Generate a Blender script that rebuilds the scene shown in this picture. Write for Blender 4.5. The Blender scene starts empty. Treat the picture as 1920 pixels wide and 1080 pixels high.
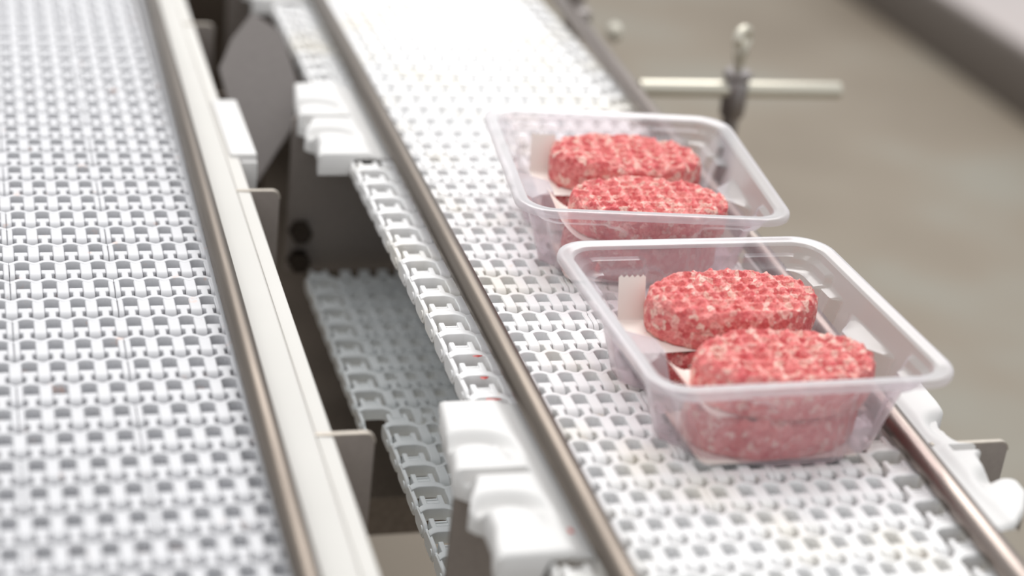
import bpy, bmesh, math, random
from mathutils import Vector, Matrix, noise
S = bpy.context.scene
COL = S.collection
random.seed(7)
PI = math.pi

# ------------------------------------------------------------------ camera
cam_d = bpy.data.cameras.new('camera'); cam = bpy.data.objects.new('camera', cam_d); COL.objects.link(cam)
r_ = Vector((0.9584496, -0.2644475, 0.1069664)); u_ = Vector((0.0204497, 0.4377068, 0.8988852)); f_ = Vector((0.2845279, 0.8593487, -0.4249278))
C_ = Vector((-0.3473696, -1.1394987, 0.5430190))
m = Matrix(((r_.x, u_.x, -f_.x, C_.x), (r_.y, u_.y, -f_.y, C_.y), (r_.z, u_.z, -f_.z, C_.z), (0, 0, 0, 1)))
cam.matrix_world = m
cam_d.sensor_width = 36.0; cam_d.lens = 3403.27 / 1920 * 36
cam_d.clip_start = 0.05; cam_d.clip_end = 60
cam_d.dof.use_dof = True; cam_d.dof.focus_distance = 1.232; cam_d.dof.aperture_fstop = 2.6
S.camera = cam

# ------------------------------------------------------------------ light
w = bpy.data.worlds.new('world'); S.world = w; w.use_nodes = True
w.node_tree.nodes['Background'].inputs[0].default_value = (0.965, 0.985, 1.0, 1)
w.node_tree.nodes['Background'].inputs[1].default_value = 0.86
def area(name, loc, size, sy, power, target=(0, 0, 0), col=(1, 0.985, 0.97)):
    l = bpy.data.lights.new(name, 'AREA'); l.shape = 'RECTANGLE'; l.size = size; l.size_y = sy; l.energy = power; l.color = col
    o = bpy.data.objects.new(name, l); COL.objects.link(o); o.location = loc
    o.rotation_euler = (Vector(target) - Vector(loc)).to_track_quat('-Z', 'Y').to_euler()
    return o
area('ceiling_light_panel', (0.3, 1.6, 3.0), 2.6, 0.9, 50, (0, 0, 0))
area('ceiling_light_panel', (-1.3, -0.2, 2.8), 0.7, 2.4, 15, (0, 0, 0))
area('ceiling_light_panel', (1.2, 2.9, 2.9), 3.0, 2.6, 84, (1.2, 2.6, -0.8))
S.view_settings.view_transform = 'Standard'; S.view_settings.look = 'None'
S.view_settings.exposure = 0.0; S.view_settings.gamma = 1.0
S.view_settings.use_curve_mapping = False
S.cycles.transparent_max_bounces = 24
S.cycles.max_bounces = 8
S.cycles.caustics_reflective = False; S.cycles.caustics_refractive = False

# ------------------------------------------------------------------ helpers
def tag(o, label=None, cat=None, group=None, kind=None):
    if label: o['label'] = label
    if cat: o['category'] = cat
    if group: o['group'] = group
    if kind: o['kind'] = kind
    return o
def empty(name, loc=(0, 0, 0), rz=0):
    o = bpy.data.objects.new(name, None); COL.objects.link(o); o.location = loc; o.rotation_euler = (0, 0, rz)
    o.empty_display_size = 0.02
    return o
def link_mesh(name, me, parent=None, loc=(0, 0, 0)):
    o = bpy.data.objects.new(name, me); COL.objects.link(o); o.parent = parent; o.location = loc
    return o
def to_mesh(name, bm, mat, smooth=True, ang=38):
    bmesh.ops.recalc_face_normals(bm, faces=bm.faces)
    me = bpy.data.meshes.new(name); bm.to_mesh(me); bm.free()
    if mat: me.materials.append(mat)
    if smooth:
        for p in me.polygons: p.use_smooth = True
        me.set_sharp_from_angle(angle=math.radians(ang))
    return me
def add_box(bm, x0, x1, y0, y1, z0, z1, bev=0.0, seg=2):
    r = bmesh.ops.create_cube(bm, size=1)
    vs = r['verts']
    for v in vs:
        v.co = Vector(((x0 + x1) / 2 + v.co.x * (x1 - x0), (y0 + y1) / 2 + v.co.y * (y1 - y0), (z0 + z1) / 2 + v.co.z * (z1 - z0)))
    if bev:
        es = list({e for v in vs for e in v.link_edges})
        bmesh.ops.bevel(bm, geom=es, offset=bev, segments=seg, affect='EDGES', profile=0.5)
def add_prism(bm, pts, axis, a, b, bev=0.0, seg=2):
    """extrude closed polygon pts (2D) along axis from a to b; axis 0: pts=(y,z), 1: pts=(x,z), 2: pts=(x,y)"""
    def mk(p, t):
        return {0: (t, p[0], p[1]), 1: (p[0], t, p[1]), 2: (p[0], p[1], t)}[axis]
    A = [bm.verts.new(mk(p, a)) for p in pts]; B = [bm.verts.new(mk(p, b)) for p in pts]
    n = len(pts)
    fs = [bm.faces.new(A), bm.faces.new(B[::-1])]
    for i in range(n): fs.append(bm.faces.new((A[i], B[i], B[(i + 1) % n], A[(i + 1) % n])))
    bmesh.ops.recalc_face_normals(bm, faces=fs)
    if bev:
        es = list({e for f in fs[:2] for e in f.edges})
        bmesh.ops.bevel(bm, geom=es, offset=bev, segments=seg, affect='EDGES', profile=0.5)
def add_tube(bm, p0, p1, r, seg=32, r1=None, cap=True, bev=0.0):
    p0 = Vector(p0); p1 = Vector(p1); d = p1 - p0; r1 = r if r1 is None else r1
    q = d.to_track_quat('Z', 'Y')
    rings = [(0, r), (d.length, r1)] if not bev else [(0, r - bev), (bev * .3, r - bev * .3), (bev, r), (d.length - bev, r1), (d.length - bev * .3, r1 - bev * .3), (d.length, r1 - bev)]
    R = []
    for h, rr in rings:
        R.append([bm.verts.new(p0 + q @ Vector((rr * math.cos(2 * PI * i / seg), rr * math.sin(2 * PI * i / seg), h))) for i in range(seg)])
    for a, b in zip(R[:-1], R[1:]):
        for i in range(seg): bm.faces.new((a[i], a[(i + 1) % seg], b[(i + 1) % seg], b[i]))
    if cap: bm.faces.new(R[0][::-1]); bm.faces.new(R[-1])
def add_lathe(bm, prof, loc, seg=32):
    R = []
    for r, z in prof:
        R.append([bm.verts.new((loc[0] + r * math.cos(2 * PI * i / seg), loc[1] + r * math.sin(2 * PI * i / seg), loc[2] + z)) for i in range(seg)])
    for a, b in zip(R[:-1], R[1:]):
        for i in range(seg): bm.faces.new((a[i], a[(i + 1) % seg], b[(i + 1) % seg], b[i]))
    bm.faces.new(R[0][::-1]); bm.faces.new(R[-1])
def sm(a, b, x):
    t = min(1, max(0, (x - a) / (b - a))); return t * t * (3 - 2 * t)

# ------------------------------------------------------------------ materials
class NT:
    def __init__(s, name):
        s.m = bpy.data.materials.new(name); s.m.use_nodes = True; s.t = s.m.node_tree; s.n = s.t.nodes
        s.b = s.n['Principled BSDF']; s.out = s.n['Material Output']
    def new(s, ty, **k):
        n = s.n.new(ty)
        for a, v in k.items():
            if a.startswith('i_'): n.inputs[a[2:].replace('_', ' ')].default_value = v
            else: setattr(n, a, v)
        return n
    def l(s, a, b): s.t.links.new(a, b)
    def ramp(s, src, stops, interp='LINEAR'):
        r = s.new('ShaderNodeValToRGB'); r.color_ramp.interpolation = interp
        e = r.color_ramp.elements
        while len(e) < len(stops): e.new(0.5)
        for x, (p, c) in zip(e, stops): x.position = p; x.color = (*c, 1)
        s.l(src, r.inputs[0]); return r.outputs[0]
    def mix(s, fac, a, b, blend='MIX'):
        n = s.new('ShaderNodeMix', data_type='RGBA', blend_type=blend)
        if isinstance(fac, float): n.inputs[0].default_value = fac
        else: s.l(fac, n.inputs[0])
        for v, i in ((a, 6), (b, 7)):
            if isinstance(v, tuple): n.inputs[i].default_value = (*v, 1)
            else: s.l(v, n.inputs[i])
        return n.outputs[2]
    def noise(s, vec, scale, detail=3, rough=.5):
        n = s.new('ShaderNodeTexNoise'); n.inputs['Scale'].default_value = scale; n.inputs['Detail'].default_value = detail; n.inputs['Roughness'].default_value = rough
        s.l(vec, n.inputs['Vector']); return n.outputs[0]
    def bump(s, h, strength, dist):
        n = s.new('ShaderNodeBump'); n.inputs['Strength'].default_value = strength; n.inputs['Distance'].default_value = dist
        s.l(h, n.inputs['Height']); s.l(n.outputs[0], s.b.inputs['Normal'])
    def set(s, **k):
        for a, v in k.items(): s.b.inputs[a.replace('_', ' ')].default_value = v

def plastic(name, col, stain=None, stain_lo=.66, rough=.42, scale=55, yellow=0.0):
    t = NT(name); t.set(Roughness=rough); t.b.inputs['Specular IOR Level'].default_value = .35
    geo = t.new('ShaderNodeNewGeometry').outputs['Position']
    base = t.mix(t.ramp(t.noise(geo, 9, 3), [(.3, (0, 0, 0)), (.75, (1, 1, 1))]), col, tuple(c * .94 for c in col))
    if stain:
        f = t.ramp(t.noise(geo, scale, 4, .6), [(stain_lo, (0, 0, 0)), (stain_lo + .1, (.55, .55, .55))])
        base = t.mix(f, base, stain)
        f2 = t.ramp(t.noise(geo, scale * 6, 2, .6), [(.74, (0, 0, 0)), (.79, (.7, .7, .7))])
        base = t.mix(f2, base, tuple(c * .55 for c in stain))
    if yellow:
        f = t.ramp(t.noise(geo, 14, 3), [(.5, (0, 0, 0)), (.72, (yellow,) * 3)])
        base = t.mix(f, base, (.82, .72, .5))
    t.l(base, t.b.inputs['Base Color'])
    return t.m
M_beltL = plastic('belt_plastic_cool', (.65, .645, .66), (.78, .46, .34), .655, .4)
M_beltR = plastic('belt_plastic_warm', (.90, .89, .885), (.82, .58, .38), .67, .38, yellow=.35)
M_beltU = plastic('belt_plastic_grey', (.84, .87, .88), None, rough=.45)
M_white = plastic('guide_plastic', (.73, .715, .70), None, rough=.45)
M_prof = plastic('profile_plastic', (.63, .61, .575), (.45, .36, .28), .80, .55, scale=150)
M_backing = plastic('backing_plastic', (.60, .64, .68), None, rough=.6)  # cool grey of the plates added to lighten the belt slots

def metal(name, col, rough=.34, met=1.0, streak=True, axis=1, var=.25):
    t = NT(name); t.set(Metallic=met, Roughness=rough)
    geo = t.new('ShaderNodeNewGeometry').outputs['Position']
    mp = t.new('ShaderNodeMapping'); sc = [220, 220, 220]
    if streak: sc[axis] = 7
    mp.inputs['Scale'].default_value = sc; t.l(geo, mp.inputs['Vector'])
    n = t.noise(mp.outputs[0], 1.0, 4, .6)
    t.l(t.mix(t.ramp(n, [(.35, (0, 0, 0)), (.7, (1, 1, 1))]), col, tuple(c * (1 - var) for c in col)), t.b.inputs['Base Color'])
    rr = t.new('ShaderNodeMapRange'); rr.inputs['To Min'].default_value = rough * .8; rr.inputs['To Max'].default_value = rough * 1.35
    t.l(n, rr.inputs[0]); t.l(rr.outputs[0], t.b.inputs['Roughness'])
    t.bump(n, .12, .0004)
    return t.m
M_rod = metal('rod_steel', (.19, .162, .138), .36)
M_rodR = metal('rod_steel_bright', (.30, .255, .23), .3)
M_plate = metal('plate_steel', (.33, .29, .265), .5, .3, False, var=.08)
M_plateL = metal('plate_steel_light', (.16, .143, .135), .5, .4, False, var=.08)
M_clamp = metal('clamp_steel', (.33, .30, .29), .35, 1, False)
M_bar = metal('bar_steel', (.70, .66, .56), .35, .8, True, 0)
M_dark = metal('dark_steel_and_shade', (.13, .10, .075), .6, .2, False)  # also paints the shade on the dark sheets between the conveyors
M_bolt = metal('bolt_steel', (.06, .045, .035), .45, .7, False)
M_edge = metal('cut_steel_edge', (.50, .45, .39), .45, .5, False, var=.1)
M_beamd = metal('beam_steel', (.13, .11, .095), .55, .4, False, var=.1)

# ground meat
t = NT('ground_meat'); tc = t.new('ShaderNodeTexCoord').outputs['Object']
oi = t.new('ShaderNodeObjectInfo').outputs['Random']
va = t.new('ShaderNodeVectorMath', operation='ADD'); sc_ = t.new('ShaderNodeVectorMath', operation='SCALE'); cx = t.new('ShaderNodeCombineXYZ')
t.l(oi, cx.inputs[0]); t.l(oi, cx.inputs[1]); t.l(cx.outputs[0], sc_.inputs[0]); sc_.inputs['Scale'].default_value = 3.0
t.l(tc, va.inputs[0]); t.l(sc_.outputs[0], va.inputs[1]); v = va.outputs[0]
wn = t.new('ShaderNodeTexNoise'); wn.inputs['Scale'].default_value = 180; wn.inputs['Detail'].default_value = 2; t.l(v, wn.inputs['Vector'])
wv = t.new('ShaderNodeVectorMath', operation='SCALE'); wv.inputs['Scale'].default_value = .006; t.l(wn.outputs['Color'], wv.inputs[0])
wa = t.new('ShaderNodeVectorMath', operation='ADD'); t.l(v, wa.inputs[0]); t.l(wv.outputs[0], wa.inputs[1]); vv = wa.outputs[0]
vo = t.new('ShaderNodeTexVoronoi'); vo.inputs['Scale'].default_value = 240; t.l(vv, vo.inputs['Vector'])
sep = t.new('ShaderNodeSeparateColor'); t.l(vo.outputs['Color'], sep.inputs[0])
c1 = t.ramp(sep.outputs[0], [(0, (.62, .10, .10)), (.12, (.72, .165, .16)), (.45, (.80, .235, .22)), (.72, (.85, .32, .29)), (.9, (.90, .47, .41)), (1, (.94, .68, .58))])
big = t.noise(v, 95, 3)
c2 = t.mix(t.ramp(big, [(.54, (0, 0, 0)), (.70, (.75, .75, .75))]), c1, (.62, .05, .07))
vf = t.new('ShaderNodeTexVoronoi'); vf.inputs['Scale'].default_value = 210; t.l(vv, vf.inputs['Vector'])
sep2 = t.new('ShaderNodeSeparateColor'); t.l(vf.outputs['Color'], sep2.inputs[0])
c3 = t.mix(t.ramp(sep2.outputs[1], [(.86, (0, 0, 0)), (.93, (.75, .75, .75))]), c2, (.90, .66, .55))
fine = t.noise(v, 700, 3)
c4 = t.mix(t.ramp(fine, [(.36, (.5, .5, .5)), (.52, (0, 0, 0))]), c3, (.45, .05, .06))
t.l(c4, t.b.inputs['Base Color']); t.set(Roughness=.5); t.b.inputs['Specular IOR Level'].default_value = .4
t.b.inputs['Subsurface Weight'].default_value = .12; t.b.inputs['Subsurface Scale'].default_value = .004
mm = t.new('ShaderNodeMath', operation='ADD'); t.l(vo.outputs['Distance'], mm.inputs[0]); t.l(fine, mm.inputs[1])
t.bump(mm.outputs[0], .7, .0012)
M_meat = t.m
t = NT('meat_scrap'); t.set(Base_Color=(.55, .03, .02, 1), Roughness=.35); M_scrap = t.m

# tray plastic: thin milky film
def film(name, haze, tint):
    t = NT(name); t.n.remove(t.b)
    tr = t.new('ShaderNodeBsdfTransparent'); tr.inputs[0].default_value = (.85, .795, .825, 1)
    df = t.new('ShaderNodeBsdfDiffuse'); df.inputs[0].default_value = (*tint, 1)
    tl = t.new('ShaderNodeBsdfTranslucent'); tl.inputs[0].default_value = (*tint, 1)
    gl = t.new('ShaderNodeBsdfGlossy'); gl.inputs['Roughness'].default_value = .2; gl.inputs[0].default_value = (1, 1, 1, 1)
    m1 = t.new('ShaderNodeMixShader'); m1.inputs[0].default_value = .5; t.l(df.outputs[0], m1.inputs[1]); t.l(tl.outputs[0], m1.inputs[2])
    lw = t.new('ShaderNodeLayerWeight'); lw.inputs[0].default_value = .35
    mr = t.new('ShaderNodeMapRange'); mr.inputs['To Min'].default_value = haze; mr.inputs['To Max'].default_value = min(.95, haze + .5)
    t.l(lw.outputs['Facing'], mr.inputs[0])
    m2 = t.new('ShaderNodeMixShader'); t.l(mr.outputs[0], m2.inputs[0]); t.l(tr.outputs[0], m2.inputs[1]); t.l(m1.outputs[0], m2.inputs[2])
    lf = t.new('ShaderNodeLayerWeight'); lf.inputs[0].default_value = .5
    pw = t.new('ShaderNodeMath', operation='POWER'); pw.inputs[1].default_value = 3.0; t.l(lf.outputs['Facing'], pw.inputs[0])
    fr = t.new('ShaderNodeMapRange'); fr.inputs['To Min'].default_value = .045; fr.inputs['To Max'].default_value = .65; t.l(pw.outputs[0], fr.inputs[0])
    m3 = t.new('ShaderNodeMixShader'); t.l(fr.outputs[0], m3.inputs[0]); t.l(m2.outputs[0], m3.inputs[1]); t.l(gl.outputs[0], m3.inputs[2])
    t.l(m3.outputs[0], t.out.inputs[0])
    return t.m
M_film = film('tray_film', .16, (.90, .86, .89))
M_rim = film('tray_rim_film', .40, (.92, .90, .91))
t = NT('paper'); t.set(Base_Color=(.86, .80, .74, 1), Roughness=.8)
t.b.inputs['Transmission Weight'].default_value = 0.0; M_paper = t.m

# floor
t = NT('floor_concrete'); geo = t.new('ShaderNodeNewGeometry').outputs['Position']
a = t.ramp(t.noise(geo, 1.9, 3), [(.35, (.20, .165, .125)), (.52, (.235, .198, .153)), (.66, (.255, .238, .198))])
b = t.noise(geo, 160, 2)
t.l(t.mix(t.ramp(b, [(.3, (0, 0, 0)), (.7, (.3, .3, .3))]), a, (.19, .155, .12)), t.b.inputs['Base Color'])
t.set(Roughness=.7); t.bump(b, .15, .003); M_floor = t.m

# ------------------------------------------------------------------ setting
bm = bmesh.new(); add_box(bm, -5, 7, -4, 9, -.95, -.85)
fl = link_mesh('floor', to_mesh('floor', bm, M_floor, False)); tag(fl, 'beige grey concrete floor of the packing hall', kind='structure')

# ------------------------------------------------------------------ conveyor belts
P = 0.0168; Q = 0.02858; H = 0.0095; BV = 0.0007
KN = .225 * P     # knuckle half width
def rib_profile(xs, yf, tf, z0=-H):
    """list of sections along x"""
    out = []
    for x in xs:
        y = yf(x); tt = tf(x)
        out.append([(x, y, z0), (x, y, -BV), (x, y + BV * .35, -BV * .3), (x, y + BV, 0), (x, y + tt - BV, 0), (x, y + tt - BV * .35, -BV * .3), (x, y + tt, -BV), (x, y + tt, z0)])
    return out
def loft(bm, secs):
    V = [[bm.verts.new(p) for p in s] for s in secs]; n = len(secs[0])
    for a, b in zip(V[:-1], V[1:]):
        for i in range(n): bm.faces.new((a[i], a[(i + 1) % n], b[(i + 1) % n], b[i]))
    bm.faces.new(V[0]); bm.faces.new(V[-1][::-1])
def yz_round(y_in, y_end, z_top, z_bot, r):
    pts = [(y_in, z_top), (y_end + r * 1.15, z_top)]
    for k in range(1, 6):
        a = PI / 2 * k / 5
        pts.append((y_end + r * 1.15 - r * 1.15 * math.sin(a), z_top - r + r * math.cos(a)))
    pts += [(y_end + .0005, z_bot), (y_in, z_bot)]
    return pts
def link_mesh_data(name, mat, cols, left=None, right=None, x0=0.0, seam_l=False, seam_r=False):
    """cols: integer column indices with centre x0+i*P. left/right: 'edge' adds the wide edge link"""
    bm = bmesh.new()
    xa = x0 + cols[0] * P; xb = x0 + cols[-1] * P
    def wave(x):
        ph = (x - x0) / P
        w = (.5 - .5 * math.cos(2 * PI * ph)); return w ** 1.7
    EL = xa - .5 * P; ER = xb + .5 * P     # knuckle centres at the ends
    ec_l = EL - .0155; ec_r = ER + .0155
    def yf(x):
        if left == 'edge' and x < EL:
            d = abs(x - ec_l) / .0125; return -.17 * Q * min(1, max(0, (d - .35) / .65)) ** 2.0
        if right == 'edge' and x > ER:
            d = abs(x - ec_r) / .0125; return -.17 * Q * min(1, max(0, (d - .35) / .65)) ** 2.0
        return -.17 * Q * wave(x)
    def tf(x):
        if (left == 'edge' and x < EL - .003) or (right == 'edge' and x > ER + .003): return .24 * Q
        return (.13 + .03 * wave(x)) * Q
    gap = .00022
    xs0 = (ec_l - .0120) if left == 'edge' else (xa - .5 * P + gap)
    xs1 = (ec_r + .0120) if right == 'edge' else (xb + .5 * P - gap)
    n = max(8, int((xs1 - xs0) / P * 14))
    xs = [xs0 + (xs1 - xs0) * i / n for i in range(n + 1)]
    loft(bm, rib_profile(xs, yf, tf))
    # knuckles between the columns (reach towards the viewer)
    ks = [xa + (i + .5) * P for i in range(len(cols) - 1)]
    def knuckle(c, a, b):
        add_prism(bm, yz_round(-.08 * Q, -.76 * Q, -.00015, -H, .0055), 0, c - a, c + b, .0006, 1)
    for c in ks: knuckle(c, KN, KN)
    if left == 'edge': knuckle(EL, KN, KN)
    else: knuckle(EL, -gap, KN)
    if right == 'edge': knuckle(ER, KN, KN)
    else: knuckle(ER, KN, -gap)
    # T-shaped fingers (reach away)
    for i in cols:
        c = x0 + i * P; hw = .262 * P; nw = .135 * P
        y1 = .585 * Q; y2 = .40 * Q; y0 = .06 * Q
        pts = [(c - nw * 1.35, y0), (c + nw * 1.35, y0), (c + nw, y0 + .07 * Q), (c + nw, y2 - .04 * Q), (c + hw, y2), (c + hw, y1), (c - hw, y1), (c - hw, y2), (c - nw, y2 - .04 * Q), (c - nw, y0 + .07 * Q)]
        add_prism(bm, pts, 2, -.0003, -H * .9, .0005, 1)
    def edge(c, sg):
        # H shaped link with two bars and two sunk crossbars
        for s in (-1, 1):
            bx = c + s * .0062
            add_box(bm, bx - .0018, bx + .0018, .12 * Q, .62 * Q, -H * .85, -.0003, .0005, 1)
        add_box(bm, c - .006, c + .006, .50 * Q, .575 * Q, -H * .8, -.0022, .0004, 1)
        add_box(bm, c - .006, c + .006, .30 * Q, .42 * Q, -H * .8, -.0012, .0004, 1)
        # rounded side plate with hinge pin head
        xo = c + sg * .0128; xi = c + sg * .0098
        pts = []
        ya, yb = -.485 * Q, .0600 * Q; rr = .0062; zc = -.0072
        for k in range(9):
            a = PI / 2 + PI * k / 8; pts.append((ya + rr * math.cos(a), zc + rr * math.sin(a)))
        for k in range(9):
            a = -PI / 2 + PI * k / 8; pts.append((yb + rr * math.cos(a), zc + rr * math.sin(a)))
        add_prism(bm, pts, 0, min(xo, xi), max(xo, xi), .0006, 1)
        add_tube(bm, (c + sg * .0121, ya, zc), (c + sg * .0136, ya, zc), .0030, 12)
        add_box(bm, min(c + sg * .0095, c + sg * .0117), max(c + sg * .0095, c + sg * .0117), -.34 * Q, .1 * Q, -H, -.0022, .0005, 1)
        add_box(bm, min(c + sg * .0099, c + sg * .0119), max(c + sg * .0099, c + sg * .0119), -.885 * Q, .1 * Q, -H, -.0036, .0004, 1)
    if left == 'edge': edge(ec_l, -1)
    if right == 'edge': edge(ec_r, 1)
    return to_mesh(name, bm, mat, True, 40)

def belt(name_label, rows, variants, y_of, z=0.0, group=None, rootloc=None):
    """rows: iterable of k; variants(k) -> list of mesh data for that row"""
    root = empty('conveyor_belt', rootloc or (0, 0, z))
    tag(root, name_label, 'conveyor belt')
    for k in rows:
        for me in variants(k):
            link_mesh('belt_link', me, root, (0, y_of(k) - root.location.y, 0))
    return root

# right belt (carries the trays)
RL = [-1, 0, 1, 2, 3]
nearA = [link_mesh_data('link', M_beltR, list(range(-1, 4)), left='edge'), link_mesh_data('link', M_beltR, list(range(4, 11)), right='edge')]
nearB = [link_mesh_data('link', M_beltR, list(range(-1, 7)), left='edge'), link_mesh_data('link', M_beltR, list(range(7, 11)), right='edge')]
farA = [nearA[0], link_mesh_data('link', M_beltR, list(range(4, 13)), right='edge')]
farB = [nearB[0], link_mesh_data('link', M_beltR, list(range(7, 13)), right='edge')]
def vr(k):
    y = .006 - k * Q
    if y > .10: return farA if k % 2 else farB
    return nearA if k % 2 else nearB
belt('white plastic mesh conveyor belt carrying the two meat trays', range(-46, 17), vr, lambda k: .006 - k * Q)

# left belt (empty)
x0L = -.3156
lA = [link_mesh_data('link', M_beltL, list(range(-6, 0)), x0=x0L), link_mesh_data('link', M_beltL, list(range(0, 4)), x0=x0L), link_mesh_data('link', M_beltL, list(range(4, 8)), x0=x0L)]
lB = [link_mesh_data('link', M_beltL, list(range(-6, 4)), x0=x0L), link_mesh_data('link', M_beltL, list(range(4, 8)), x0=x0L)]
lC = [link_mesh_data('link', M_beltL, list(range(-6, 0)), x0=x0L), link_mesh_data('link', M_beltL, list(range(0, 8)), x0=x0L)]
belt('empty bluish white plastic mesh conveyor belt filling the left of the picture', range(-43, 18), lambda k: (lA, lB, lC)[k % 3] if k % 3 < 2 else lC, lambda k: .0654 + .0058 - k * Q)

# returning belts under the right conveyor
ru1 = [link_mesh_data('link', M_beltU, list(range(0, 12)), left='edge', x0=-.0210)]
ru2 = [link_mesh_data('link', M_beltU, list(range(0, 12)), left='edge', x0=-.0335)]
belt('grey-white return run of mesh belt hanging below, nearer piece with square edge loops', range(0, 9), lambda k: ru1, lambda k: -.004 - k * Q, z=-.13)
belt('blurred grey return run of mesh belt lying below the far support plate', range(0, 9), lambda k: ru2, lambda k: .262 - k * Q, z=-.137)

# hidden backing plates, added to lighten the belt slots
def bed(x0, x1, y0, y1, z, label):
    bm = bmesh.new()
    add_box(bm, x0, x1, y0, y1, z - .004, z, .0008, 1)
    n = 5
    o = link_mesh('slot_backing', to_mesh('slot_backing', bm, M_backing)); tag(o, label, 'slider bed')
bed(-.030, .180, -.47, 1.3, -.0125, 'grey plastic slider bed hidden under the belt with the trays')
bed(-.41, -.192, -.44, 1.28, -.0125, 'grey plastic slider bed hidden under the empty left belt')

# ------------------------------------------------------------------ guide rails
def ext(p, q, y0, y1):
    p = Vector(p); q = Vector(q); d = (q - p) / (q.y - p.y)
    return p + d * (y0 - p.y), p + d * (y1 - p.y)
def rail(p, q, y0, y1, r, mat, label):
    a, b = ext(p, q, y0, y1); bm = bmesh.new(); add_tube(bm, a, b, r, 40, bev=.001)
    o = link_mesh('guide_rail', to_mesh('guide_rail', bm, mat)); tag(o, label, 'guide rail', 'round steel guide rails'); return o
rail((-.0269, -.4099, .014), (-.0132, .5842, .014), -.62, 1.35, .0080, M_rod, 'brown-grey round steel rail in the middle, left of the trays')
rail((-.1884, -.3856, .010), (-.1769, .5836, .010), -.62, 1.35, .0072, M_rod, 'brown-grey round steel rail between left belt and white profile')
rail((.2044, -.3277, .006), (.2543, .6318, .006), -.62, 1.35, .0082, M_rodR, 'steel rail to the right of the trays, partly hidden behind them')

# thin strip beside right rail
bm = bmesh.new()
a, b = ext((.2022, -.3607, 0), (.2058, -.2444, 0), -.55, .0)
for p, q in ((a, b),):
    pts = [(-.0016, -.009), (.0014, -.009), (.0014, .0012), (-.0016, .0012)]
    A = [bm.verts.new((p.x + u - .0022, p.y, w_ + .0025)) for u, w_ in pts]; B = [bm.verts.new((q.x + u - .0022, q.y, w_ + .0025)) for u, w_ in pts]
    bm.faces.new(A); bm.faces.new(B[::-1])
    for i in range(4): bm.faces.new((A[i], B[i], B[(i + 1) % 4], A[(i + 1) % 4]))
o = link_mesh('wear_strip', to_mesh('wear_strip', bm, M_prof, False)); tag(o, 'thin pale wear strip along belt edge, left of the right rail', 'wear strip')

# ------------------------------------------------------------------ left white profile with brackets and block
root = empty('side_profile', (-.16, 0, 0)); tag(root, 'long stepped white plastic side profile along the empty belt', 'side profile')
def skewed(pts, y0, y1, bevel=.0006):
    bm = bmesh.new()
    add_prism(bm, pts, 1, y0, y1, bevel, 1)
    # follow the slight flare of the rail
    for v in bm.verts: v.co.x += (v.co.y) * .0075
    return bm
X = lambda x: x + .16
bm = skewed([(X(-.180), -.012), (X(-.180), .0035), (X(-.1575), .0055), (X(-.1564), .0046), (X(-.1560), -.012)], -.62, 1.35)
link_mesh('upper_step', to_mesh('upper_step', bm, M_prof, True, 30), root)
bm = skewed([(X(-.1550), -.020), (X(-.1550), .0002), (X(-.1544), .0010), (X(-.1452), .0004), (X(-.1445), -.0004), (X(-.1445), -.020)], -.62, 1.35)
link_mesh('lower_step', to_mesh('lower_step', bm, M_prof, True, 30), root)
bm = skewed([(X(-.1912), -.006), (X(-.1912), .0008), (X(-.180), .0012), (X(-.180), -.006)], -.62, 1.35, .0003)
link_mesh('inner_lip', to_mesh('inner_lip', bm, M_beltL, True, 30), root)

def rounded_plate(x0, x1, z0, z1, r, side=1, n=6):
    pts = [(x0, z0), (x0, z1)]
    for k in range(n + 1):
        a = PI / 2 - PI / 2 * k / n; pts.append((x1 - r + r * math.cos(a), z1 - r + r * math.sin(a)))
    pts.append((x1, z0)); return pts
def bracket(x, y, z, wdt, label, mirror=False):
    root = empty('mounting_bracket', (x, y, z)); tag(root, label, 'bracket', 'thin steel bracket plates')
    bm = bmesh.new(); pts = rounded_plate(0, wdt, -.115, 0, .006)
    if mirror: pts = [(-a, b) for a, b in pts][::-1]
    add_prism(bm, pts, 1, -.0016, .0016, .0004, 1)
    link_mesh('plate', to_mesh('plate', bm, M_plate, True, 30), root)
    return root
def edge_strip(root, x0, x1, zt, r=.006):
    """bright cut edge running along the plate's top and round its corner"""
    bm = bmesh.new(); s = 1 if x1 > x0 else -1
    path = [(x0, zt)]
    for k in range(7):
        a = PI / 2 - PI / 2 * k / 6; path.append((x1 - s * r + s * r * math.cos(a), zt - r + r * math.sin(a)))
    secs = []
    prev = None
    for i, (x, z) in enumerate(path):
        if i == 0: nx, nz = 0, 1
        else:
            a = PI / 2 - PI / 2 * (i - 1) / 6; nx, nz = s * math.cos(a), math.sin(a)
        e = .0006
        secs.append([(x - nx * .0004, -.0017, z - nz * .0004), (x + nx * e, -.0017, z + nz * e), (x + nx * e, .0017, z + nz * e), (x - nx * .0004, .0017, z - nz * .0004)])
    loft(bm, secs)
    link_mesh('cut_edge', to_mesh('cut_edge', bm, M_edge, True, 50), root)
for (y, lab) in ((-.232, 'dark steel bracket plate on the white profile, nearest of three'), (.1335, 'dark steel bracket plate on the white profile, middle of three'), (.540, 'blurred dark steel bracket plate on white profile, farthest of three')):
    b_ = bracket(-.157, y, -.001 + .002, .036, lab); edge_strip(b_, 0.0, .036, 0)

root = empty('spacer_block', (-.138, .264, 0)); tag(root, 'white plastic block clipped to the outer side of the white profile', 'block')
bm = bmesh.new(); add_box(bm, -.012, .0095, -.062, .063, -.024, .0035, .0015, 2)
link_mesh('block_body', to_mesh('block_body', bm, M_white), root)
bm = bmesh.new(); add_box(bm, -.004, .0095, -.066, -.058, -.030, -.002, .0012, 2)
link_mesh('foot', to_mesh('foot', bm, M_white), root)

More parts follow.
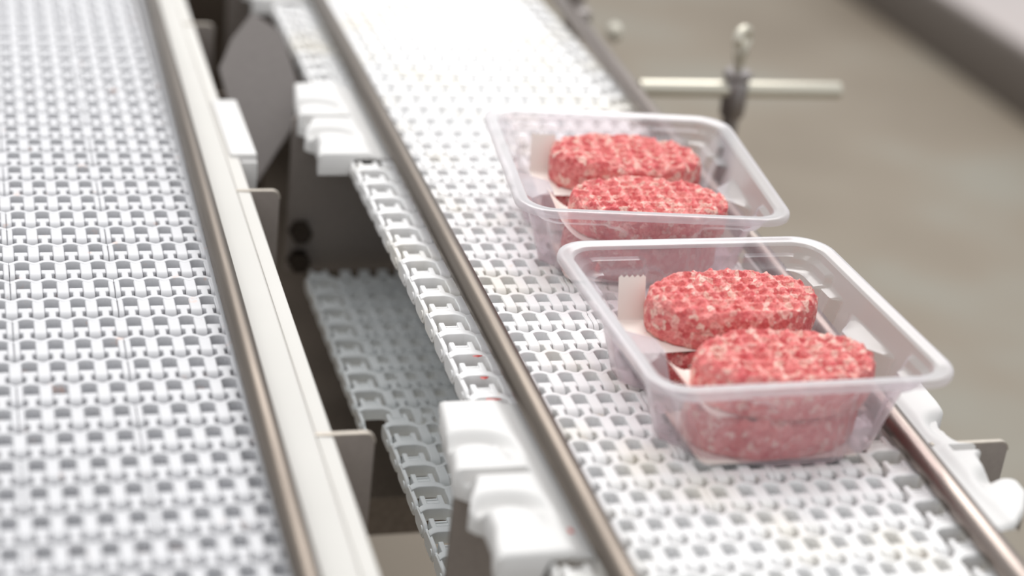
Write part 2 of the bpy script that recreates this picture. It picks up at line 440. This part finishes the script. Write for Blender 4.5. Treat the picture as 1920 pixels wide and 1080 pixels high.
# ------------------------------------------------------------------ white shoes + cross plates
def shoe(x, y, mirror, label, ol=None):
    root = empty('rail_shoe', (x, y, 0)); tag(root, label, 'rail shoe', 'white rail shoes of the tray conveyor')
    # outline: distance of the outer edge from rail side, by y (local), near -> far
    outl = ol or [(-.084, .062), (-.070, .0600), (-.056, .0565), (-.0375, .0560), (-.0365, .0590), (-.030, .0640), (-.022, .0610), (-.0055, .0540), (-.0045, .0540),
                  (.0045, .0640), (.0055, .0640), (.016, .0620), (.030, .0600), (.050, .0585), (.070, .0560), (.084, .0545)]
    def X(yy):
        for (a, xa), (b, xb) in zip(outl[:-1], outl[1:]):
            if a <= yy <= b: return xa + (xb - xa) * (yy - a) / (b - a)
        return outl[0][1] if yy < outl[0][0] else outl[-1][1]
    nx, ny = 40, 90
    bm = bmesh.new(); T = []; s = 1 if mirror else -1
    for j in range(ny + 1):
        yy = -.084 + .168 * j / ny; row = []
        xw = X(yy)
        for i in range(nx + 1):
            d = xw * i / nx
            z = .0065 - .0035 * (1 - sm(.012, .022, d))       # sunken band beside the rail
            for (cy, cx, a) in ((.030, .046, 1), (-.038, .044, 1)):
                # scooped crescent, deeper towards the outer side
                px, py = d - cx, yy - cy
                rr = math.hypot(px * .8, py + .010)
                z -= .0085 * math.exp(-((rr - .020) / .0052) ** 2) * sm(-.012, .004, py + .012) * sm(.016, .034, d)
            e = min(yy + .084, .084 - yy, xw - d)
            z -= .0022 * (1 - sm(0, .0032, e)) ** 2
            if abs(yy) < .0030 and d > .022: z -= .0085
            row.append(bm.verts.new((s * d, yy, z)))
        T.append(row)
    for j in range(ny):
        for i in range(nx): bm.faces.new((T[j][i], T[j][i + 1], T[j + 1][i + 1], T[j + 1][i]))
    # skirt
    ring = [T[0][i] for i in range(nx + 1)] + [T[j][nx] for j in range(1, ny + 1)] + [T[ny][i] for i in range(nx - 1, -1, -1)] + [T[j][0] for j in range(ny - 1, 0, -1)]
    low = []
    for v in ring:
        d = abs(v.co.x); zb = .0012 if d < .034 else (-.0125 if v.co.y < .02 else -.010)
        if v.co.y > .078: zb = max(zb, -.002)
        low.append(bm.verts.new((v.co.x, v.co.y, zb)))
    n = len(ring)
    for i in range(n): bm.faces.new((ring[i], ring[(i + 1) % n], low[(i + 1) % n], low[i]))
    bm.faces.new(low)
    link_mesh('shoe_body', to_mesh('shoe_body', bm, M_white, True, 45), root)
    return root
def cross_plate(y, zb, x1, label, bolts=False):
    root = empty('support_plate', (0, y, 0)); tag(root, label, 'support plate', 'steel cross plates under the tray belt')
    bm = bmesh.new()
    pts = [(-.0835, zb), (-.0835, -.004), (-.0800, .0010), (-.040, .0010), (-.040, -.0005), (-.0565, -.0005), (-.0565, -.0175), (x1, -.0175), (x1, zb)]
    pts = [(-.0840, zb), (-.0840, -.003), (-.0810, .0002), (-.0570, .0002), (-.0570, -.0175), (x1, -.0175), (x1, zb)]
    add_prism(bm, pts, 1, -.0016, .0016, .0003, 1)
    link_mesh('plate', to_mesh('plate', bm, M_plate, True, 30), root)
    bm = bmesh.new(); add_box(bm, -.068, -.040, -.0015, .0015, .0008, .0042, .0004, 1)
    link_mesh('cut_edge', to_mesh('cut_edge', bm, M_edge), root)
    return root
cross_plate(-.283, -.118, .19, 'dark steel cross plate under the nearest white rail shoe')
cp = cross_plate(.298, -.145, .19, 'large dark steel cross plate below the middle white rail shoe')
bm = bmesh.new()
for z in (-.106, -.134):
    bm = bmesh.new(); add_tube(bm, (-.0725, .2975, z), (-.0725, .284, z), .0105, 6, r1=.0095, bev=.001)
    bo = link_mesh('hex_bolt', to_mesh('hex_bolt', bm, M_bolt, True, 20), cp); bo.matrix_parent_inverse = Matrix.Translation((0, -.298, 0))
cross_plate(.72, -.145, .19, 'farthest dark steel cross plate at the top of the picture')
shoe(-.0215, -.290, False, 'white plastic rail shoe in the foreground with a red meat spot')
shoe(-.0180, .280, False, 'white plastic rail shoe behind the middle steel rail, halfway back')
shoe(-.0120, .700, False, 'blurred white plastic rail shoe at the top edge of the picture')
ro = [(-.084, .020), (-.070, .034), (-.052, .046), (-.040, .047), (-.034, .040), (-.022, .034), (-.008, .036), (-.0040, .0415), (.0042, .0420), (.0048, .0325), (.020, .0300), (.036, .032), (.046, .042), (.060, .044), (.084, .045)]
shoe(.2080, -.290, True, 'white plastic rail shoe right of the front tray, mostly behind it', ro)
b_ = bracket(.278, -.2805, .0035, .055, 'small dark steel bracket plate beside the right white shoe', True)
b_.location.x = .2765
edge_strip(b_, -.055, 0, 0)
# mirrored bracket: put rounded corner outwards
ch = [c for c in b_.children if c.name.startswith('plate')][0]
bmx = bmesh.new(); pts = rounded_plate(-.055, 0, -.115, 0, .006); add_prism(bmx, pts, 1, -.0016, .0016, .0004, 1)
ch.data = to_mesh('plate', bmx, M_plate, True, 30)

# inclined deflector plate (hexagonal)
pts3 = [(-.0960, .4740, .0330), (-.0700, .4586, .0201), (-.0600, .4166, -.0155), (-.0690, .3829, -.0441), (-.1058, .340, -.0806), (-.1204, .3827, -.0443), (-.1304, .4286, -.0054), (-.1170, .4523, .0147)]
root = empty('deflector_plate', (-.095, .41, -.02)); tag(root, 'inclined grey steel plate with pointed lower corner behind the white block', 'deflector plate')
bm = bmesh.new()
nrm = Vector((0, -.60, .80)); A = [bm.verts.new(Vector(p) - root.location) for p in pts3]; B = [bm.verts.new(Vector(p) - root.location - Vector((0, .0025, -.002))* -1 * -1) for p in pts3]
B = B; bm.faces.new(A); bm.faces.new(B[::-1])
for i in range(len(A)): bm.faces.new((A[i], B[i], B[(i + 1) % len(A)], A[(i + 1) % len(A)]))
link_mesh('plate', to_mesh('plate', bm, M_plateL, False), root)
bm = bmesh.new(); add_box(bm, -.05, .02, .075, .080, -.20, -.03)
link_mesh('hanger', to_mesh('hanger', bm, M_dark, False), root)

# dark sheets with a front lip, standing in for deep shade below
root = empty('shade_sheet', (.02, .6, -.25)); tag(root, 'added dark sheet standing in for the shade between the conveyors', 'shade sheet')
bm = bmesh.new(); add_box(bm, -.182, .175, -.52, .75, -.004, 0)
link_mesh('shade_floor', to_mesh('shade_floor', bm, M_dark, False), root)
bm = bmesh.new(); add_box(bm, -.182, .175, -.526, -.52, -.03, .006, .001, 1)
link_mesh('front_lip', to_mesh('front_lip', bm, M_dark, True), root)
bm = bmesh.new(); add_box(bm, -.18, .175, .25, .262, -.02, .20, .001, 1)
link_mesh('shade_back', to_mesh('shade_back', bm, M_dark, True), root)
# unseen side frames, added for realism and to keep the underside dark
bm = bmesh.new(); add_box(bm, -.1680, -.1650, -.5, 1.3, -.16, -.013, .0005, 1)
o = link_mesh('added_frame', to_mesh('added_frame', bm, M_plate)); tag(o, 'unseen steel side frame added below the white stepped profile to block light', 'added frame')
bm = bmesh.new(); add_box(bm, .200, .203, -.5, 1.3, -.16, -.016, .0005, 1)
o = link_mesh('added_frame', to_mesh('added_frame', bm, M_plate)); tag(o, 'unseen steel side frame added below the right rail to block light', 'added frame')

# ------------------------------------------------------------------ clamp post with T-bar (upper right)
root = empty('rail_clamp', (.3465, .360, 0)); tag(root, 'steel rail clamp with horizontal bar and eye bolt, behind the far tray', 'clamp')
bm = bmesh.new(); add_tube(bm, (-.097, 0, .006), (.108, 0, .006), .0080, 24, bev=.0012)
link_mesh('cross_bar', to_mesh('cross_bar', bm, M_bar), root)
bm = bmesh.new(); add_lathe(bm, [(.0095, -.022), (.0115, -.019), (.0120, -.005), (.0120, .012), (.0105, .016), (.0128, .0170), (.0135, .019), (.0135, .0225), (.0120, .0245), (.006, .0250)], (0, 0, 0))
link_mesh('collar', to_mesh('collar', bm, M_clamp), root)
bm = bmesh.new(); add_tube(bm, (0, 0, -.42), (0, 0, -.020), .0078, 24)
link_mesh('post', to_mesh('post', bm, M_clamp), root)
bo = empty('eye_bolt', (-.0015, 0, .025)); bo.parent = root
bm = bmesh.new(); add_lathe(bm, [(.0040, 0), (.0044, .006), (.0062, .014), (.0078, .020), (.0070, .024)], (0, 0, 0), 20)
ey = to_mesh('shank', bm, M_bar); bpy.data.objects.remove(bo)
link_mesh('bolt_shank', ey, root, (-.0010, 0, .024))
bm = bmesh.new()
NU, NV = 32, 12; V = []
for i in range(NU):
    a = 2 * PI * i / NU; row = []
    for j in range(NV):
        b = 2 * PI * j / NV; R_, r2 = .0088, .0038
        row.append(bm.verts.new(((R_ + r2 * math.cos(b)) * math.cos(a), r2 * 1.3 * math.sin(b), (R_ + r2 * math.cos(b)) * math.sin(a))))
    V.append(row)
for i in range(NU):
    for j in range(NV): bm.faces.new((V[i][j], V[(i + 1) % NU][j], V[(i + 1) % NU][(j + 1) % NV], V[i][(j + 1) % NV]))
for v_ in bm.verts:
    x_, y_ = v_.co.x, v_.co.y; v_.co.x = x_ * .82 - y_ * .55; v_.co.y = x_ * .55 + y_ * .82
link_mesh('eye_ring', to_mesh('eye_ring', bm, M_bar), root, (-.0010, 0, .0565))

root = empty('rail_clamp', (.284, .545, 0)); tag(root, 'far rail clamp with a round bar end facing the viewer', 'clamp')
bm = bmesh.new(); add_tube(bm, (-.001, -.012, .001), (.010, .018, -.003), .0082, 28, bev=.0014)
link_mesh('bar_end', to_mesh('bar_end', bm, M_bar), root)
bm = bmesh.new(); add_tube(bm, (-.008, .10, -.40), (-.008, .10, .10), .0105, 24)
link_mesh('post', to_mesh('post', bm, M_plate), root)
bm = bmesh.new(); add_box(bm, -.032, -.012, .030, .055, -.014, .012, .003, 2)
link_mesh('clamp_jaw', to_mesh('clamp_jaw', bm, M_clamp), root)

# ------------------------------------------------------------------ neighbouring machine at the upper right
root = empty('machine_plinth', (2.13, 2.6, -.85)); tag(root, 'blurred low dark steel machine base with pale top in the upper right corner', 'machine base')
bm = bmesh.new(); add_box(bm, 0, .9, -2.2, 3.0, 0, .155, .01, 2)
link_mesh('side_body', to_mesh('side_body', bm, M_beamd), root)
bm = bmesh.new(); add_box(bm, .012, .9, -2.2, 3.0, .155, .172, .004, 2)
link_mesh('top_cover', to_mesh('top_cover', bm, plastic('cover_plastic', (.45, .40, .385))), root)

# ------------------------------------------------------------------ trays
def rrect(hx, hy, r, ns=56, nc=14, cx=0, cy=0):
    """points with (x, y, nx, ny, side, t): side 0 right,1 back,2 left,3 front"""
    out = []
    cs = [(hx - r, -hy + r, hx - r, hy - r, 0), (hx - r, hy - r, -hx + r, hy - r, 1), (-hx + r, hy - r, -hx + r, -hy + r, 2), (-hx + r, -hy + r, hx - r, -hy + r, 3)]
    for k, (xa, ya, xb, yb, sd) in enumerate(cs):
        nx, ny = ((1, 0), (0, 1), (-1, 0), (0, -1))[k]
        for i in range(ns):
            f = i / ns; x = xa + (xb - xa) * f; y = ya + (yb - ya) * f
            out.append((cx + x + nx * r, cy + y + ny * r, nx, ny, sd, x if sd in (1, 3) else y))
        a0 = k * PI / 2
        for i in range(nc):
            a = a0 + PI / 2 * i / nc
            out.append((cx + xb + r * math.cos(a), cy + yb + r * math.sin(a), math.cos(a), math.sin(a), 10 + k, i / nc))
    return out
def arch(t, z, t0, t1, zt, r=.014, e=.0016):
    """smooth 0..1 mask of an arch shape standing on the base, with rounded top corners"""
    cxx = (t0 + t1) / 2; hw = (t1 - t0) / 2
    dx = abs(t - cxx) - (hw - r); dz = z - (zt - r)
    d = math.hypot(max(dx, 0), max(dz, 0)) + min(max(dx, dz), 0) - r
    return 1 - sm(-e, e, d)
def tray_meshes():
    bm = bmesh.new()
    # rim
    lev = [(a_ + .0024, b_, c_, d_) for a_, b_, c_, d_ in [(.0975, .1050, .0255, .0570), (.0978, .1053, .0258, .0590), (.0972, .1047, .0252, .0612), (.0960, .1035, .0240, .0620), (.0935, .1010, .0225, .0620), (.0925, .1000, .0220, .0612), (.0895, .0968, .0200, .0612), (.0880, .0952, .0190, .0606), (.0872, .0944, .0185, .0590)]]
    R = []
    for hx, hy, r, z in lev:
        R.append([bm.verts.new((p[0], p[1], z)) for p in rrect(hx, hy, r)])
    n = len(R[0])
    for a, b in zip(R[:-1], R[1:]):
        for i in range(n): bm.faces.new((a[i], a[(i + 1) % n], b[(i + 1) % n], b[i]))
    rim = to_mesh('rim', bm, M_rim, True, 50)
    # body
    bm = bmesh.new(); R = []
    NZ = 46
    for k in range(NZ + 1):
        f = k / NZ; z = .0590 - .0575 * f
        hx = .0896 - .0160 * f; hy = .0944 - .0020 * f; r = .0185 + .010 * f
        cx = .002 * f
        ring = []
        for (x, y, nx, ny, sd, tt) in rrect(hx, hy, r, cx=cx):
            d = 0.0
            if sd in (1, 3):
                d = .0065 * max(arch(tt, z, -.090, -.016, .0460) * (.25 + .75 * sm(.014, .045, -tt)), arch(tt, z, .026, .100, .0470) * (.25 + .75 * sm(.024, .052, tt)))
                d += .0035 * (1 - sm(.0530, .0538, z)) * sm(.034, .035, abs(tt))
            elif sd in (0, 2):
                c0 = -.0115; dep = .017 if sd == 0 else .024
                g = 1 - sm(.0430, .0442, z)
                u = max(0, 1 - max(0, abs(tt - c0) - .010) / .022)
                d = dep * g * u ** 1.4
                d = max(d, .0065 * (1 - sm(.0455, .0467, z)) * sm(.046, .052, abs(tt - c0)))
                d += .0035 * (1 - sm(.0530, .0538, z)) * sm(.056, .057, abs(tt))
            else:
                d = .0065 * (1 - sm(.0455, .0467, z)) + .0035 * (1 - sm(.0530, .0538, z))
            ring.append(bm.verts.new((x - nx * d, y - ny * d, z)))
        R.append(ring)
    hxb, hyb = .0722, .0879
    for (s_, z) in ((.97, .0006), (.93, .0002), (.80, .0004), (.76, .0014), (.4, .0014)):
        base = R[NZ]
        R.append([bm.verts.new((.002 + (v.co.x - .002) * s_, v.co.y * s_, z)) for v in base])
    for a, b in zip(R[:-1], R[1:]):
        for i in range(n): bm.faces.new((a[i], a[(i + 1) % n], b[(i + 1) % n], b[i]))
    bm.faces.new(R[-1])
    body = to_mesh('tray_body', bm, M_film, True, 60)
    return rim, body
RIM, BODY = tray_meshes()

def patty_mesh(seed, a=.058, b=.0355, h=.0275):
    bm = bmesh.new(); NS = 240; rnd = random.Random(seed); off = Vector((seed * 3.1, seed * 1.7, 0))
    rot = rnd.uniform(-.06, .06); ph = rnd.uniform(0, 1)
    def edge_r(th):
        return 1 + .022 * noise.noise(Vector((math.cos(th) * 1.6, math.sin(th) * 1.6, seed)))
    def top_z(x, y, rr):
        u = x * math.cos(rot) - y * math.sin(rot); v = x * math.sin(rot) + y * math.cos(rot)
        g = .0125; gy = .0098
        a1 = abs(math.sin(PI * (u / g + ph))); a2 = abs(math.sin(PI * (v / gy + ph)))
        z = -.0034 * (min(1, a1 * 1.35) * min(1, a2 * 1.25))
        z += .0009 * noise.noise(Vector((x, y, 0)) * 230 + off) + .0010 * noise.noise(Vector((x, y, 0)) * 480 + off)
        z += .0016 * noise.noise(Vector((x, y, 0)) * 40 + off)
        z -= .0024 * sm(.93, 1.0, rr) ** 2
        return z
    rings = []
    NR = 58
    # top from centre to rim
    for k in range(1, NR + 1):
        rr = k / NR; ring = []
        for i in range(NS):
            th = 2 * PI * i / NS; e = edge_r(th); x = a * rr * e * math.cos(th); y = b * rr * e * math.sin(th)
            ring.append(bm.verts.new((x, y, h + top_z(x, y, rr))))
        rings.append(ring)
    NSIDE = 22
    for k in range(1, NSIDE + 1):
        f = k / NSIDE; ring = []
        for i in range(NS):
            th = 2 * PI * i / NS; e = edge_r(th)
            z = (h - .0024) * (1 - f) + .0002
            bl = 1 + .018 * math.sin(PI * f) - .02 * sm(.9, 1, f)
            x = a * e * math.cos(th); y = b * e * math.sin(th)
            nz = noise.noise(Vector((x * 260, y * 260, z * 120)) + off) * .0009 + noise.noise(Vector((x * 90, y * 90, z * 60)) + off) * .0009
            L_ = math.hypot(x, y)
            ring.append(bm.verts.new((x * bl + x / L_ * nz, y * bl + y / L_ * nz, max(0, z + (top_z(x, y, 1.0) + .0024) * (1 - f)))))
        rings.append(ring)
    c0 = bm.verts.new((0, 0, h + top_z(0, 0, 0)))
    for i in range(NS): bm.faces.new((c0, rings[0][i], rings[0][(i + 1) % NS]))
    for p, q in zip(rings[:-1], rings[1:]):
        for i in range(NS): bm.faces.new((p[i], q[i], q[(i + 1) % NS], p[(i + 1) % NS]))
    bm.faces.new(rings[-1])
    me = to_mesh('patty', bm, M_meat, True, 180)
    return me
PM = [patty_mesh(s) for s in (1, 2, 3, 4)]

def paper_mesh(x0, x1, y0, y1, curl, cs, seed, flap=None):
    bm = bmesh.new(); NX, NY = 64, 64; V = []
    for j in range(NY + 1):
        row = []
        for i in range(NX + 1):
            x = x0 + (x1 - x0) * i / NX; y = y0 + (y1 - y0) * j / NY
            z = 0
            if x < cs:
                d = cs - x; z = curl * (d / (cs - x0)) ** 1.6; x += d * .3
            if flap:
                mk = 1 - sm(-.052, -.0465, x)
                if y > flap:
                    d = y - flap; z += mk * d * .93; y -= mk * d * .72
                    if j == NY and mk > .05: z += .0009 * (1 if i % 2 else -1)
            elif j == NY: y += .0007 * (1 if i % 2 else -1)
            z += .0002 * math.sin(x * 150 + seed)
            row.append(bm.verts.new((x, y, z)))
        V.append(row)
    for j in range(NY):
        for i in range(NX): bm.faces.new((V[j][i], V[j][i + 1], V[j + 1][i + 1], V[j + 1][i]))
    return to_mesh('paper', bm, M_paper, True, 60)
PPm_r = paper_mesh(-.071, .050, -.030, .046, .0, -.08, 1, .016)
PPm_f = paper_mesh(-.078, .046, -.026, .033, .016, -.050, 2)
PPb = paper_mesh(-.064, .045, -.034, .030, .004, -.054, 3)

def tray(cx, cy, rz, names, pl, fl_):
    z0 = 0.0005
    root = empty('food_tray', (cx, cy, z0), rz); tag(root, names[0], 'tray', 'clear plastic meat trays on the belt')
    link_mesh('rim', RIM, root); link_mesh('tray_body', BODY, root)
    Mx = Matrix.Translation((cx, cy, z0)) @ Matrix.Rotation(rz, 4, 'Z')
    def put(nm, me, lx, ly, lz, rot, lab, cat, grp=None):
        o = link_mesh(nm, me); p = Mx @ Vector((lx, ly, lz)); o.location = p; o.rotation_euler = (0, 0, rz + rot); tag(o, lab, cat, grp); return o
    for si, (lx, ly) in enumerate(((.0042, -.0535), (.0050, .0330))):
        where = names[1 + si]
        pr = fl_[si]
        put('burger_patty', PM[(si * 2 + pl) % 4], lx - .003, ly + .001, .0022, pr + .1, 'lower red ground-meat patty, beneath the %s' % where, 'burger patty', 'ground-meat patties in the trays')
        put('burger_patty', PM[(si * 2 + 1 + pl) % 4], lx, ly, .0300, pr, 'red waffle-marked ground-meat patty, the %s' % where, 'burger patty', 'ground-meat patties in the trays')
        put('interleaf_paper', (PPm_f, PPm_r)[si], lx, ly, .0297, 0, 'white paper leaf beneath the %s' % where, 'paper', 'paper leaves in the trays')
        put('interleaf_paper', PPb, lx - .003, ly, .0021, 0, 'lowest paper leaf, under the %s' % where.replace('upper patty', 'lower patty'), 'paper', 'paper leaves in the trays')
tray(.1203, -.2010, math.radians(1.0), ['clear plastic meat tray in front, nearest the viewer', 'upper patty at the front of the front tray', 'upper patty at the back of the front tray'], 0, (.0, .02))
tray(.1255, .0440, math.radians(-7.0), ['clear plastic meat tray behind, blurred farther up the belt', 'upper patty at the front of the rear tray', 'upper patty at the back of the rear tray'], 1, (.02, -.06))

# ------------------------------------------------------------------ meat scraps
def scrap(x, y, z, lx, ly, lab, seed):
    bm = bmesh.new(); n = 16
    c0 = bm.verts.new((0, 0, .0007)); R = []
    for i in range(n):
        th = 2 * PI * i / n; e = 1 + .45 * noise.noise(Vector((math.cos(th) * 2, math.sin(th) * 2, seed * 5.3)))
        R.append(bm.verts.new((lx * e * math.cos(th), ly * e * math.sin(th) + .3 * ly * math.sin(th * 2 + seed), 0)))
    for i in range(n): bm.faces.new((c0, R[i], R[(i + 1) % n]))
    bm.faces.new(R[::-1])
    o = link_mesh('meat_scrap', to_mesh('meat_scrap', bm, M_scrap), None, (x, y, z)); tag(o, lab, 'meat scrap', 'red meat scraps')
scrap(-.0345, -.1402, .0002, .0035, .0012, 'tiny red meat scrap on the belt edge, farthest of three by the middle rail', 1)
scrap(-.0372, -.1692, .0002, .0030, .0016, 'tiny red meat scrap on the belt edge, second of three by the middle rail', 2)
scrap(-.0390, -.1975, .0002, .0055, .0016, 'red meat smear on the belt edge just above the foreground shoe', 3)
scrap(-.0370, -.3515, .0040, .0022, .0025, 'faint red meat spot on the foreground white shoe', 4)
